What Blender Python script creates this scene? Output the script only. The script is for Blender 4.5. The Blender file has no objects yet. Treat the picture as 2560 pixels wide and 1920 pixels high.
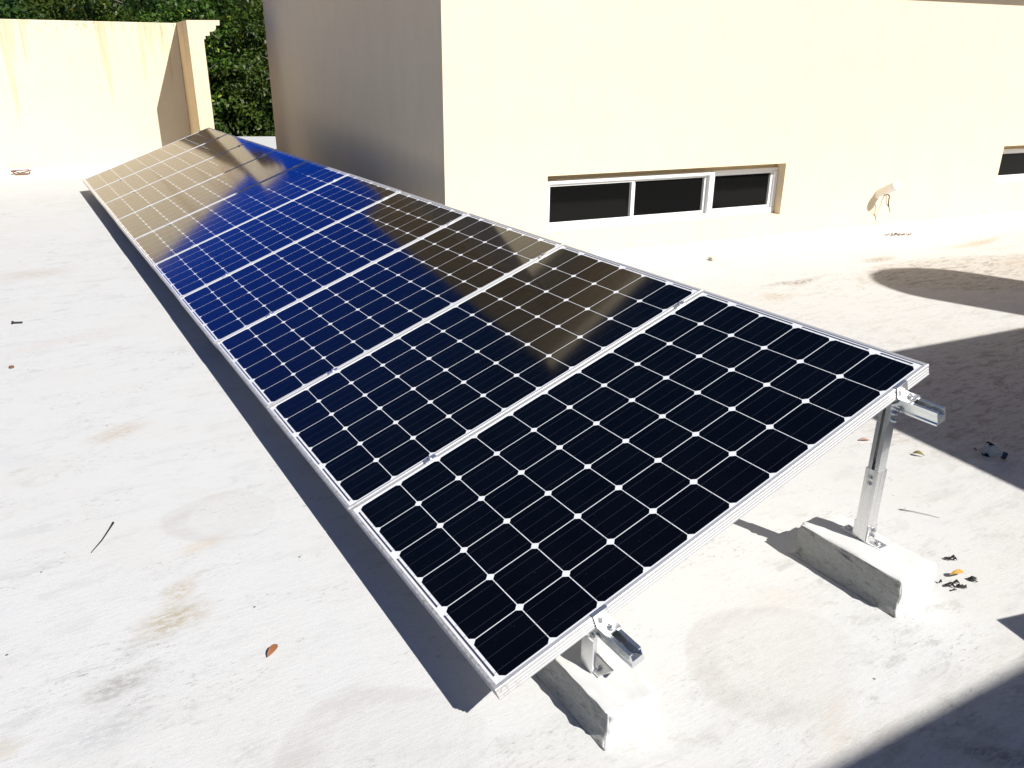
import bpy, math, random
import numpy as np
from math import sin, cos, pi, radians
from mathutils import Vector, Matrix
from mathutils import noise as mnoise

S = bpy.context.scene
COL = S.collection

# ---------------------------------------------------------------- camera
cam = bpy.data.cameras.new('camera')
cam.sensor_width = 36.0
cam.lens = 28.769
cam.clip_start = 0.05
cam.clip_end = 2000
cam_ob = bpy.data.objects.new('camera', cam)
COL.objects.link(cam_ob)
cam_ob.matrix_world = Matrix((
    (0.855782, 0.185420, -0.482966, -0.78909),
    (-0.517265, 0.322161, -0.792874, -1.36097),
    (0.008578, 0.928349, 0.371611, 1.58454),
    (0, 0, 0, 1)))
S.camera = cam_ob

# ---------------------------------------------------------------- light
SUN_EL, SUN_AZ = 44.6, 162.8            # azimuth clockwise from +Y
world = bpy.data.worlds.new('World')
S.world = world
world.use_nodes = True
wn = world.node_tree
sky = wn.nodes.new('ShaderNodeTexSky')
sky.sky_type = 'NISHITA'
sky.sun_disc = False
sky.sun_elevation = radians(SUN_EL)
sky.sun_rotation = radians(SUN_AZ)
sky.altitude = 2500
sky.air_density = 1.0
sky.dust_density = 0.0
sky.ozone_density = 4.5
sat = wn.nodes.new('ShaderNodeHueSaturation')      # the clear deep blue of this sky
sat.inputs['Saturation'].default_value = 1.25
sat.inputs['Hue'].default_value = 0.505
wn.links.new(sky.outputs[0], sat.inputs['Color'])
# blue boost added to the low sky opposite the sun, for the panel reflections
_tc = wn.nodes.new('ShaderNodeTexCoord'); _sp = wn.nodes.new('ShaderNodeSeparateXYZ')
wn.links.new(_tc.outputs['Generated'], _sp.inputs[0])
def _mr(sock, a, b):
    m = wn.nodes.new('ShaderNodeMapRange'); m.interpolation_type = 'SMOOTHSTEP'
    wn.links.new(sock, m.inputs[0]); m.inputs[1].default_value = a; m.inputs[2].default_value = b
    return m.outputs[0]
_ml = wn.nodes.new('ShaderNodeMath'); _ml.operation = 'MULTIPLY'
wn.links.new(_mr(_sp.outputs[1], 0.55, 0.82), _ml.inputs[0]); wn.links.new(_mr(_sp.outputs[2], 0.60, 0.30), _ml.inputs[1])
_mx = wn.nodes.new('ShaderNodeMix'); _mx.data_type = 'RGBA'; _mx.blend_type = 'MULTIPLY'
wn.links.new(_ml.outputs[0], _mx.inputs[0]); wn.links.new(sat.outputs[0], _mx.inputs[6]); _mx.inputs[7].default_value = (0.55, 1.0, 2.8, 1)
wn.links.new(_mx.outputs[2], wn.nodes['Background'].inputs[0])
wn.nodes['Background'].inputs[1].default_value = 0.042

sun = bpy.data.lights.new('sun', 'SUN')
sun.energy = 4.6
sun.angle = radians(0.53)
sun.color = (1.0, 0.97, 0.915)
sun_ob = bpy.data.objects.new('sun', sun)
COL.objects.link(sun_ob)
_az, _el = radians(SUN_AZ), radians(SUN_EL)
to_sun = Vector((cos(_el) * sin(_az), cos(_el) * cos(_az), sin(_el)))
sun_ob.rotation_euler = to_sun.to_track_quat('Z', 'Y').to_euler()
sun_ob.location = to_sun * 60

S.view_settings.view_transform = 'Standard'
S.view_settings.look = 'None'
S.view_settings.exposure = 0.64
S.view_settings.gamma = 1.0
S.cycles.max_bounces = 8
S.cycles.diffuse_bounces = 5
S.cycles.glossy_bounces = 4
S.cycles.use_denoising = True

TH = radians(19.9)
PITCH = 0.998
RND = random.Random(7)

# ---------------------------------------------------------------- helpers
class MB:
    """collects faces, then links them as ONE mesh object"""
    def __init__(s):
        s.v, s.f, s.m = [], [], []
    def add(s, vs, fs, mi=0):
        o = len(s.v)
        s.v += [tuple(p) for p in vs]
        s.f += [tuple(i + o for i in f) for f in fs]
        s.m += [mi] * len(fs)
    def box(s, x0, x1, y0, y1, z0, z1, mi=0):
        vs = [(x, y, z) for z in (z0, z1) for y in (y0, y1) for x in (x0, x1)]
        s.add(vs, [(0, 2, 3, 1), (4, 5, 7, 6), (0, 1, 5, 4), (2, 6, 7, 3), (0, 4, 6, 2), (1, 3, 7, 5)], mi)
    def prism(s, poly, axis, a0, a1, mi=0, cap=None):
        """polygon in the plane of the other two axes, extruded along axis"""
        n = len(poly)
        def P(p, a):
            if axis == 'x': return (a, p[0], p[1])
            if axis == 'y': return (p[0], a, p[1])
            return (p[0], p[1], a)
        vs = [P(p, a0) for p in poly] + [P(p, a1) for p in poly]
        fs = [tuple(range(n))[::-1], tuple(range(n, 2 * n))]
        fs += [(i, (i + 1) % n, n + (i + 1) % n, n + i) for i in range(n)]
        s.add(vs, fs, mi)
        if cap is not None:
            s.m[-len(fs)] = cap; s.m[-len(fs) + 1] = cap
    def tube(s, pts, rad, n=8, mi=0, cap=True):
        pts = [Vector(p) for p in pts]
        if not hasattr(rad, '__len__'): rad = [rad] * len(pts)
        vs = []
        up = Vector((0, 0, 1))
        for i, p in enumerate(pts):
            d = (pts[min(i + 1, len(pts) - 1)] - pts[max(i - 1, 0)]).normalized()
            a = d.cross(up)
            if a.length < 1e-3: a = d.cross(Vector((1, 0, 0)))
            a.normalize(); b = d.cross(a)
            for k in range(n):
                t = 2 * pi * k / n
                vs.append(p + (a * cos(t) + b * sin(t)) * rad[i])
        fs = []
        for i in range(len(pts) - 1):
            for k in range(n):
                k2 = (k + 1) % n
                fs.append((i * n + k, i * n + k2, (i + 1) * n + k2, (i + 1) * n + k))
        if cap:
            fs.append(tuple(range(n)))
            fs.append(tuple(range((len(pts) - 1) * n, len(pts) * n))[::-1])
        s.add(vs, fs, mi)
    def bolt(s, c, d, r=0.008, h=0.007, mi=0):
        """hex head with a washer, along unit direction d"""
        c = Vector(c); d = Vector(d).normalized()
        s.tube([c, c + d * 0.0015], r * 1.45, 14, mi)
        s.tube([c + d * 0.0015, c + d * (0.0015 + h)], r, 6, mi)
        s.tube([c + d * (0.0015 + h), c + d * (0.004 + h)], r * 0.5, 10, mi)
    def build(s, name, mats, parent=None, loc=(0, 0, 0), rot=(0, 0, 0), smooth=False, bevel=0, fix=True):
        me = bpy.data.meshes.new(name)
        me.from_pydata(s.v, [], s.f)
        if not isinstance(mats, (list, tuple)): mats = [mats]
        for m in mats: me.materials.append(m)
        me.polygons.foreach_set('material_index', s.m)
        if fix:
            import bmesh
            bm = bmesh.new(); bm.from_mesh(me)
            bmesh.ops.recalc_face_normals(bm, faces=bm.faces)
            bm.to_mesh(me); bm.free()
        if smooth:
            me.polygons.foreach_set('use_smooth', [True] * len(me.polygons))
        o = bpy.data.objects.new(name, me)
        COL.objects.link(o)
        o.location = loc; o.rotation_euler = rot
        if parent: o.parent = parent
        if bevel:
            b = o.modifiers.new('bevel', 'BEVEL'); b.width = bevel; b.segments = 2
            b.limit_method = 'ANGLE'; b.angle_limit = radians(40)
        return o

def tag(o, label, cat, group=None):
    o['label'] = label; o['category'] = cat
    if group: o['group'] = group
    return o

def thing(name, label, cat, loc=(0, 0, 0), rot=(0, 0, 0), group=None):
    o = bpy.data.objects.new(name, None)
    o.empty_display_size = 0.1
    COL.objects.link(o)
    o.location = loc; o.rotation_euler = rot
    return tag(o, label, cat, group)

def copy_tree(o, parent=None):
    c = o.copy(); COL.objects.link(c); c.parent = parent
    for ch in list(o.children): copy_tree(ch, c)
    return c

# ---------------------------------------------------------------- materials
class NT:
    def __init__(s, name):
        s.mat = bpy.data.materials.new(name)
        s.mat.use_nodes = True
        s.t = s.mat.node_tree
        s.b = s.t.nodes['Principled BSDF']
        s._co = None
    def n(s, kind, **kw):
        nd = s.t.nodes.new('ShaderNode' + kind)
        for k, v in kw.items(): setattr(nd, k, v)
        return nd
    def l(s, a, b): s.t.links.new(a, b)
    def set(s, sock, v):
        if hasattr(v, 'is_output'): s.l(v, sock)
        elif isinstance(v, (tuple, list)) and len(v) == 3 and sock.type == 'RGBA': sock.default_value = (*v, 1)
        else: sock.default_value = v
    def bs(s, **kw):
        for k, v in kw.items(): s.set(s.b.inputs[k.replace('_', ' ')], v)
    def co(s):
        if s._co is None: s._co = s.n('TexCoord').outputs['Object']
        return s._co
    def map(s, scale=(1, 1, 1), rot=(0, 0, 0), loc=(0, 0, 0), vt='POINT', src=None):
        m = s.n('Mapping', vector_type=vt)
        s.l(src or s.co(), m.inputs[0])
        m.inputs['Scale'].default_value = scale; m.inputs['Rotation'].default_value = rot; m.inputs['Location'].default_value = loc
        return m.outputs[0]
    def noise(s, vec, scale, detail=4, rough=0.55, dist=0.0):
        t = s.n('TexNoise')
        s.l(vec, t.inputs['Vector'])
        t.inputs['Scale'].default_value = scale; t.inputs['Detail'].default_value = detail
        t.inputs['Roughness'].default_value = rough; t.inputs['Distortion'].default_value = dist
        return t.outputs[0]
    def ramp(s, v, a, b, lo=0.0, hi=1.0, smooth=True):
        m = s.n('MapRange', interpolation_type='SMOOTHSTEP' if smooth else 'LINEAR')
        s.set(m.inputs[0], v); m.inputs[1].default_value = a; m.inputs[2].default_value = b
        m.inputs[3].default_value = lo; m.inputs[4].default_value = hi
        return m.outputs[0]
    def m(s, op, a, b=0.0):
        q = s.n('Math', operation=op); s.set(q.inputs[0], a); s.set(q.inputs[1], b)
        return q.outputs[0]
    def mix(s, f, a, b, mode='MIX'):
        q = s.n('Mix', data_type='RGBA', blend_type=mode)
        s.set(q.inputs[0], f); s.set(q.inputs[6], a); s.set(q.inputs[7], b)
        return q.outputs[2]
    def bump(s, h, strength=0.5, dist=0.01, prev=None):
        q = s.n('Bump'); s.set(q.inputs['Height'], h)
        q.inputs['Strength'].default_value = strength; q.inputs['Distance'].default_value = dist
        if prev is not None: s.l(prev, q.inputs['Normal'])
        return q.outputs[0]

def plain(name, col, rough=0.5, metal=0.0, **kw):
    q = NT(name); q.bs(Base_Color=col, Roughness=rough, Metallic=metal)
    if kw: q.bs(**kw)
    return q.mat

def metal(name, col, rough, streak=(1, 60, 60), amount=0.9):
    q = NT(name)
    nz = q.noise(q.map(streak), 6, 3)
    c = q.mix(q.ramp(nz, 0.3, 0.75), col, tuple(x * 0.82 for x in col))
    q.bs(Base_Color=c, Metallic=amount, Roughness=q.ramp(nz, 0.3, 0.7, rough * 0.8, rough * 1.25))
    return q.mat

# roof floor -------------------------------------------------------------
def floor_material():
    q = NT('white_roof_paint')
    co = q.co()
    big = q.noise(co, 0.7, 3)
    warp = q.n('VectorMath', operation='MULTIPLY_ADD')
    wn_ = q.n('TexNoise'); q.l(co, wn_.inputs['Vector']); wn_.inputs['Scale'].default_value = 2.2; wn_.inputs['Detail'].default_value = 3
    q.l(wn_.outputs[1], warp.inputs[0]); warp.inputs[1].default_value = (0.22, 0.22, 0); q.l(co, warp.inputs[2])
    wco = warp.outputs[0]
    st1 = q.noise(q.map((1.6, 4.2, 1), rot=(0, 0, radians(9)), src=co), 2.6, 8, 0.72)
    st2 = q.noise(q.map((5.0, 26.0, 1), rot=(0, 0, radians(-4)), src=co), 2.2, 8, 0.78)
    fine = q.noise(co, 34, 6, 0.7)
    grit = q.noise(co, 150, 3, 0.7)
    # patches where the coating is worn and grey
    worn = q.m('MULTIPLY', q.ramp(st1, 0.50, 0.64), q.ramp(big, 0.38, 0.62, 0.25, 1.0))
    scr = q.m('MULTIPLY', q.ramp(st2, 0.565, 0.70), q.ramp(fine, 0.42, 0.6))
    c = q.mix(q.m('MULTIPLY', worn, 0.5), (0.545, 0.545, 0.535), (0.41, 0.41, 0.40))
    clus = q.ramp(q.noise(q.map((0.9, 2.0, 1), src=co), 2.3, 4, 0.6), 0.48, 0.62)
    fl2 = q.noise(q.map((11, 30, 1), rot=(0, 0, radians(6)), src=co), 2.4, 9, 0.82)
    flk = q.m('MULTIPLY', q.ramp(fl2, 0.535, 0.63), clus)
    c = q.mix(q.m('MULTIPLY', flk, 0.8), c, (0.22, 0.21, 0.19))
    smu = q.m('MULTIPLY', q.ramp(q.noise(q.map((3, 6, 1), rot=(0, 0, radians(7))), 2.4, 10, 0.8), 0.53, 0.62), q.ramp(q.noise(co, 1.1, 3), 0.44, 0.60))
    c = q.mix(q.m('MULTIPLY', smu, 0.5), c, (0.33, 0.32, 0.295))
    c = q.mix(q.m('MULTIPLY', scr, 0.7), c, (0.29, 0.28, 0.26))
    c = q.mix(q.ramp(q.noise(q.map((1, 2.0, 1), rot=(0, 0, radians(10))), 85, 6, 0.85), 0.54, 0.70, 0, 0.42), c, (0.36, 0.35, 0.33))
    c = q.mix(q.ramp(q.noise(co, 1.7, 5), 0.45, 0.7, 0, 0.35), c, (0.525, 0.51, 0.47))
    # right-hand dirt, deepened over the cast-shadow areas so shade is painted in too
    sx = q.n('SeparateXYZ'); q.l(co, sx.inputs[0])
    def shade_patch(x, y, rx, ry, a):
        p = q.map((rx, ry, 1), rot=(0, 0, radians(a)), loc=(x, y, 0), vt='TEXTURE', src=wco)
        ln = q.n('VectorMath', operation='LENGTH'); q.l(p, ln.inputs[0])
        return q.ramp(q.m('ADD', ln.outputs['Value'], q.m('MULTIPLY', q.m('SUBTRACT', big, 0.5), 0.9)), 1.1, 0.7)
    zone = q.m('MAXIMUM', shade_patch(4.6, 0.35, 2.3, 1.15, -6), shade_patch(5.9, 2.35, 1.25, 0.55, -12))  # ovals laid over the stair block and tank shadows
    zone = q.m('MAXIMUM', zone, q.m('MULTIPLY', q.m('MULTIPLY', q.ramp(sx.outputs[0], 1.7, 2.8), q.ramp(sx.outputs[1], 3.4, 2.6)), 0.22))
    low = q.m('MULTIPLY', q.ramp(sx.outputs[0], 0.3, 0.8), q.ramp(sx.outputs[1], -0.38, -0.55))  # painted shade along the near right shadow edge
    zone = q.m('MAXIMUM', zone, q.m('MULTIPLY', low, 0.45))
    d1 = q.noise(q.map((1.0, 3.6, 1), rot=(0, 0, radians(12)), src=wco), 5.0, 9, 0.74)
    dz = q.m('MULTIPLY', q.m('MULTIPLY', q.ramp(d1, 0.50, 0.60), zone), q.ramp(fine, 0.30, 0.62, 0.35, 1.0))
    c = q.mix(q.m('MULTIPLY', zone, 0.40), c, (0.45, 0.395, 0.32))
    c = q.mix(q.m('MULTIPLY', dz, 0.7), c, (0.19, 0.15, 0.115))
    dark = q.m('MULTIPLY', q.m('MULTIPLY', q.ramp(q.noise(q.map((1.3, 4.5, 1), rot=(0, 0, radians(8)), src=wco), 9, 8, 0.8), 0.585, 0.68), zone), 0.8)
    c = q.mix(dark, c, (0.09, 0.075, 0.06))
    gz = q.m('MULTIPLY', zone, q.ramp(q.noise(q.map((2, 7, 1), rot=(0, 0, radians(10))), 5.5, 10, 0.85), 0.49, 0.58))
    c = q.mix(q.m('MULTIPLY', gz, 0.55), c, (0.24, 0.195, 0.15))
    # single stains: x, y, rx, ry, turn, strength, colour
    def blob(x, y, rx, ry, a, soft=0.9):
        p = q.map((rx, ry, 1), rot=(0, 0, radians(a)), loc=(x, y, 0), vt='TEXTURE', src=wco)
        ln = q.n('VectorMath', operation='LENGTH'); q.l(p, ln.inputs[0])
        return q.ramp(ln.outputs['Value'], 1.0, 1.0 - soft)
    ragged = q.ramp(q.noise(q.map((1.0, 2.2, 1), src=co), 26, 7, 0.75), 0.42, 0.57)
    for (x, y, rx, ry, a, k, col) in [
        (-0.49, 1.02, 0.16, 0.11, 30, 0.75, (0.38, 0.33, 0.24)), (-0.43, 1.17, 0.12, 0.05, 40, 0.6, (0.42, 0.36, 0.28)),
        (-0.67, 0.77, 0.12, 0.07, 20, 0.8, (0.33, 0.32, 0.30)), (-0.72, 0.62, 0.18, 0.10, 10, 0.5, (0.42, 0.42, 0.42)),
        (-0.98, 0.66, 0.10, 0.05, 10, 0.6, (0.45, 0.40, 0.31)), (-0.46, 2.53, 0.20, 0.09, 14, 0.75, (0.44, 0.39, 0.32)),
        (-0.86, 2.42, 0.16, 0.08, -10, 0.6, (0.50, 0.50, 0.50)), (-0.31, 1.40, 0.14, 0.05, 30, 0.5, (0.50, 0.42, 0.30)),
        (-0.62, 5.9, 0.35, 0.20, 5, 0.6, (0.45, 0.40, 0.35)), (-0.6, 4.0, 0.45, 0.12, 18, 0.6, (0.50, 0.47, 0.44)),
        (4.35, 2.86, 0.45, 0.075, -4, 1.0, (0.22, 0.19, 0.15)), (5.60, 3.02, 0.26, 0.10, 5, 1.0, (0.28, 0.23, 0.17)),
        (7.0, 3.0, 0.7, 0.09, 3, 0.8, (0.40, 0.33, 0.24)), (3.90, 2.62, 0.24, 0.12, -12, 0.9, (0.40, 0.33, 0.24)),
        (3.0, 1.85, 0.35, 0.2, 0, 0.6, (0.42, 0.36, 0.30)), (6.9, 2.3, 1.0, 0.3, 0, 0.5, (0.45, 0.38, 0.30)),
        (1.30, -0.62, 0.10, 0.06, -40, 1.0, (0.08, 0.075, 0.07)), (1.15, -0.56, 0.16, 0.05, -35, 0.8, (0.25, 0.23, 0.21)),
        (0.9, -0.30, 0.16, 0.06, 30, 0.6, (0.52, 0.48, 0.43)), (1.15, 0.15, 0.2, 0.1, 0, 0.45, (0.52, 0.48, 0.43)),
        (0.45, 9.0, 0.5, 0.2, 0, 0.5, (0.5, 0.5, 0.5))]:
        c = q.mix(q.m('MULTIPLY', q.m('MULTIPLY', blob(x, y, rx, ry, a), ragged), min(1.0, k * 1.3)), c, col)
        if k < 0.9:
            c = q.mix(q.m('MULTIPLY', blob(x, y, rx * 1.2, ry * 1.2, a), k * 0.30), c, col)
    # trowelled repair patches, greyish, with rings
    sw = None
    for (x, y, r) in [(-0.16, 0.20, 0.27), (-0.24, 1.57, 0.20), (0.95, -0.05, 0.26)]:
        mk = blob(x, y, r, r * 0.9, 0, 0.12)
        w = q.n('TexWave', wave_type='RINGS', rings_direction='SPHERICAL')
        q.l(q.map((1, 1, 1), loc=(x + 0.05, y, 0), vt='TEXTURE', src=wco), w.inputs[0])
        w.inputs['Scale'].default_value = 4.5; w.inputs['Distortion'].default_value = 9.0; w.inputs['Detail'].default_value = 4; w.inputs['Detail Scale'].default_value = 1.6
        c = q.mix(q.m('MULTIPLY', q.m('MULTIPLY', mk, q.ramp(w.outputs[1], 0.2, 0.8, 0.75, 1.0)), 0.45), c, (0.49, 0.485, 0.465))
        rim = q.m('MULTIPLY', mk, q.m('SUBTRACT', 1.0, blob(x + r * 0.22, y - r * 0.12, r * 0.86, r * 0.84, 20, 0.25)))
        c = q.mix(q.m('MULTIPLY', q.m('MULTIPLY', rim, q.ramp(st1, 0.35, 0.6)), 0.5), c, (0.43, 0.405, 0.385))
        t = q.m('MULTIPLY', w.outputs[1], mk)
        sw = t if sw is None else q.m('ADD', sw, t)
    # pits and dark specks
    vo = q.n('TexVoronoi'); q.l(co, vo.inputs['Vector']); vo.inputs['Scale'].default_value = 9.0
    wh = q.n('TexWhiteNoise'); q.l(vo.outputs['Position'], wh.inputs[0])
    spk = q.m('MULTIPLY', q.ramp(vo.outputs['Distance'], 0.045, 0.028), q.m('GREATER_THAN', wh.outputs[0], 0.72))
    c = q.mix(q.m('MULTIPLY', spk, 0.85), c, (0.10, 0.085, 0.07))
    h = q.m('ADD', q.m('MULTIPLY', q.noise(q.map((5, 26, 1), rot=(0, 0, radians(14)), src=co), 3.0, 6, 0.7), 0.30), q.m('MULTIPLY', fine, 0.22))
    h = q.m('ADD', h, q.m('MULTIPLY', grit, 0.16))
    h = q.m('ADD', h, q.m('MULTIPLY', q.noise(wco, 3.0, 4), 1.0))
    h = q.m('ADD', h, q.m('MULTIPLY', sw, 0.06))
    h = q.m('SUBTRACT', h, q.m('MULTIPLY', spk, 0.5))
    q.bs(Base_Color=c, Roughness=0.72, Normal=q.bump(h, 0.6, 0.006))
    return q.mat

def wall_material(name, stains=0.0, top=2.0, base=(0.80, 0.672, 0.475)):
    q = NT(name)
    co = q.co()
    v = q.noise(q.map((2.2, 2.2, 1.5)), 1.6, 8, 0.7)
    c = q.mix(q.ramp(v, 0.3, 0.7), base, tuple(x * y for x, y in zip(base, (0.96, 0.95, 0.935))))
    sc = q.noise(q.map((3, 3, 14)), 3, 5, 0.7)
    c = q.mix(q.ramp(sc, 0.66, 0.76, 0, 0.25), c, (0.60, 0.50, 0.37))
    sz = q.n('SeparateXYZ'); q.l(co, sz.inputs[0])
    spl = q.m('MULTIPLY', q.ramp(sz.outputs[2], 0.22, 0.06), q.ramp(q.noise(q.map((5, 5, 9)), 2.5, 6, 0.75), 0.46, 0.62))
    c = q.mix(q.m('MULTIPLY', spl, 0.4), c, (0.47, 0.39, 0.28))
    if stains:
        sx = q.n('SeparateXYZ'); q.l(co, sx.inputs[0])
        dn = q.m('SUBTRACT', top, sx.outputs[2])                # metres below the top edge
        col = q.noise(q.map((3.6, 3.6, 0.10)), 1.6, 5, 0.6, 0.3)
        thr = q.ramp(col, 0.50, 0.72, 0.0, 1.5)                 # how far each run reaches down
        run = q.m('MULTIPLY', q.ramp(q.m('SUBTRACT', dn, thr), 0.10, -0.45), q.ramp(col, 0.50, 0.60))
        strk = q.ramp(q.noise(q.map((22, 22, 0.5)), 1.5, 5, 0.7), 0.35, 0.65, 0.25, 1.0)
        c = q.mix(q.m('MULTIPLY', q.m('MULTIPLY', run, strk), 0.62 * stains), c, (0.52, 0.34, 0.18))
        edge = q.m('MULTIPLY', q.ramp(dn, 0.30, 0.0), q.ramp(q.noise(q.map((7, 7, 2.0)), 2.5, 6, 0.72), 0.52, 0.68))
        c = q.mix(q.m('MULTIPLY', edge, 0.75 * stains), c, (0.22, 0.16, 0.075))
    grain = q.noise(co, 90, 4, 0.7)
    tex = q.m('ADD', q.m('MULTIPLY', grain, 0.3), q.noise(co, 7, 4))
    q.bs(Base_Color=c, Roughness=0.8, Normal=q.bump(tex, 0.5, 0.005))
    return q.mat

def block_material():
    q = NT('rough_whitewashed_concrete')
    co = q.co()
    a = q.noise(q.map((1, 1, 1.6)), 60, 8, 0.8)
    b = q.noise(q.map((1.6, 0.7, 1.5), rot=(radians(20), 0, 0)), 16, 5, 0.6)
    vo = q.n('TexVoronoi'); q.l(co, vo.inputs['Vector']); vo.inputs['Scale'].default_value = 26
    hole = q.ramp(vo.outputs['Distance'], 0.12, 0.05)
    wh = q.n('TexWhiteNoise'); q.l(vo.outputs['Position'], wh.inputs[0])
    hole = q.m('MULTIPLY', hole, q.m('GREATER_THAN', wh.outputs[0], 0.82))
    c = q.mix(q.ramp(b, 0.4, 0.7, 0, 0.45), (0.575, 0.575, 0.565), (0.49, 0.485, 0.46))
    # grey shade painted into the flank turned from the sun, with rough mottling
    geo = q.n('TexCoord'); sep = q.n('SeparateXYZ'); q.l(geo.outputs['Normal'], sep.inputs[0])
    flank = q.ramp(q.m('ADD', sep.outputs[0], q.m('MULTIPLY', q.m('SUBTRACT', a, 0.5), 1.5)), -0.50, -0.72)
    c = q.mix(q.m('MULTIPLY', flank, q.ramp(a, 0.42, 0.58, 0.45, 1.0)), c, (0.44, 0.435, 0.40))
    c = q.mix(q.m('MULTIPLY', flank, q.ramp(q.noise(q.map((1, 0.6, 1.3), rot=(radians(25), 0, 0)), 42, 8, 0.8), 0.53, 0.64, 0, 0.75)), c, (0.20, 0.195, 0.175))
    c = q.mix(hole, c, (0.08, 0.075, 0.07))
    h = q.m('ADD', q.m('MULTIPLY', a, 1.0), q.m('MULTIPLY', b, 1.2))
    h = q.m('SUBTRACT', h, q.m('MULTIPLY', hole, 0.8))
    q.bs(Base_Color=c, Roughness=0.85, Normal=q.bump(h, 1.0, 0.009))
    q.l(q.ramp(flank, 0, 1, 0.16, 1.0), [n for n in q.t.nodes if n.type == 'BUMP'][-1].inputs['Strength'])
    return q.mat

def pv_material(name, col, rough, fingers=False, dust=0.0):
    q = NT(name)
    c = col
    if fingers:
        per = q.noise(q.map((6.2, 6.2, 1)), 1.0, 1)
        c = q.mix(q.ramp(per, 0.3, 0.7), col, tuple(x * 1.5 for x in col))
        w = q.n('TexWave', wave_type='BANDS', bands_direction='X')
        q.l(q.co(), w.inputs[0]); w.inputs['Scale'].default_value = 150
        c = q.mix(q.m('MULTIPLY', w.outputs[1], 0.015), c, (0.04, 0.045, 0.06))
    if dust:
        d = q.m('MULTIPLY', q.ramp(q.noise(q.co(), 130, 3, 0.8), 0.66, 0.78), dust)
        c = q.mix(d, c, (0.5, 0.48, 0.44))
    q.bs(Base_Color=c, Roughness=rough, Coat_Weight=1.0, Coat_Roughness=0.08, Coat_IOR=1.45)
    q.b.inputs['Specular IOR Level'].default_value = 0.0
    return q.mat

def leaf_material(name, a, b, c3):
    q = NT(name)
    at = q.n('Attribute'); at.attribute_name = 'tint'
    sep = q.n('SeparateXYZ'); q.l(at.outputs['Vector'], sep.inputs[0])
    c = q.mix(sep.outputs[0], a, b)
    c = q.mix(q.m('GREATER_THAN', sep.outputs[1], 0.93), c, c3)
    q.bs(Base_Color=c, Roughness=0.48)
    q.b.inputs['Specular IOR Level'].default_value = 0.3
    tr = q.n('BsdfTranslucent'); q.l(q.mix(0.5, c, (0.10, 0.16, 0.01)), tr.inputs[0])
    mx = q.n('MixShader'); mx.inputs[0].default_value = 0.18
    out = [n for n in q.t.nodes if n.type == 'OUTPUT_MATERIAL'][0]
    q.l(q.b.outputs[0], mx.inputs[1]); q.l(tr.outputs[0], mx.inputs[2]); q.l(mx.outputs[0], out.inputs[0])
    return q.mat

M = {}
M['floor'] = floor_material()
M['wall'] = wall_material('cream_wall_paint')
M['parapet'] = wall_material('weathered_cream_paint', 1.0, 1.99)
M['pier'] = wall_material('ochre_shade_stained_cream_paint', 1.0, 1.99, (0.80, 0.60, 0.34))  # ochre base paints warm shade into the pier flank; streaks are stains
M['white_paint'] = plain('white_masonry_paint', (0.80, 0.80, 0.78), 0.7)
M['block'] = block_material()
M['alu'] = metal('anodised_aluminium', (0.86, 0.86, 0.86), 0.34)
M['alu_frame'] = metal('panel_frame_aluminium', (0.62, 0.62, 0.62), 0.45, (60, 1, 60), 0.45)
def dirty_low_edge(mat):
    q = NT.__new__(NT); q.mat = mat; q.t = mat.node_tree; q.b = q.t.nodes['Principled BSDF']; q._co = None
    src = q.b.inputs['Base Color'].links[0].from_socket
    sx = q.n('SeparateXYZ'); q.l(q.co(), sx.inputs[0])
    k = q.m('MULTIPLY', q.ramp(sx.outputs[0], 0.10, 0.0), q.ramp(q.noise(q.map((30, 30, 30)), 2.0, 6, 0.75), 0.46, 0.62))
    q.l(q.mix(q.m('MULTIPLY', k, 0.7), src, (0.26, 0.21, 0.13)), q.b.inputs['Base Color'])
dirty_low_edge(M['alu_frame'])
M['alu_rail'] = metal('rail_aluminium', (0.80, 0.82, 0.83), 0.22, (60, 1, 60))
M['steel'] = metal('stainless_steel', (0.72, 0.72, 0.70), 0.20, (20, 20, 20))
M['cell'] = pv_material('blue_black_silicon', (0.0010, 0.0011, 0.0018), 0.35, True, 0.10)
M['sheet'] = pv_material('white_backsheet', (0.72, 0.73, 0.75), 0.6)
M['busbar'] = pv_material('silver_busbar', (0.028, 0.031, 0.042), 0.4)
M['ribbon'] = pv_material('tinned_ribbon', (0.055, 0.05, 0.085), 0.4)
M['window_frame'] = plain('white_window_aluminium', (0.80, 0.80, 0.79), 0.35)
M['window_grey'] = plain('grey_gasket', (0.10, 0.10, 0.10), 0.5)
gq = NT('dark_window_glass')
gq.bs(Base_Color=gq.mix(gq.ramp(gq.noise(gq.co(), 42, 3, 0.8), 0.72, 0.82, 0, 0.25), (0.006, 0.006, 0.006), (0.20, 0.20, 0.19)), Roughness=0.06)
gq.b.inputs['IOR'].default_value = 1.2
M['glass'] = gq.mat
M['pvc'] = plain('aged_pvc', (0.84, 0.78, 0.70), 0.45)
M['pvc_cap'] = plain('white_pvc', (0.82, 0.82, 0.80), 0.4)
M['twig'] = plain('dry_twig', (0.06, 0.045, 0.035), 0.8)
M['pale_twig'] = plain('pale_bare_twig', (0.17, 0.155, 0.13), 0.8)
M['black'] = plain('black_scrap', (0.012, 0.012, 0.012), 0.6)
M['rust'] = plain('rusty_steel', (0.16, 0.075, 0.03), 0.8)
M['brown_leaf'] = plain('dead_leaf', (0.23, 0.085, 0.032), 0.6)
M['yellow_leaf'] = plain('yellow_leaf', (0.45, 0.25, 0.04), 0.55)
M['green_leaf'] = plain('olive_leaf', (0.17, 0.15, 0.035), 0.6)
M['pink_leaf'] = plain('faded_leaf', (0.62, 0.42, 0.34), 0.7)
M['stone'] = plain('mortar_crumb', (0.52, 0.47, 0.41), 0.9)
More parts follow.
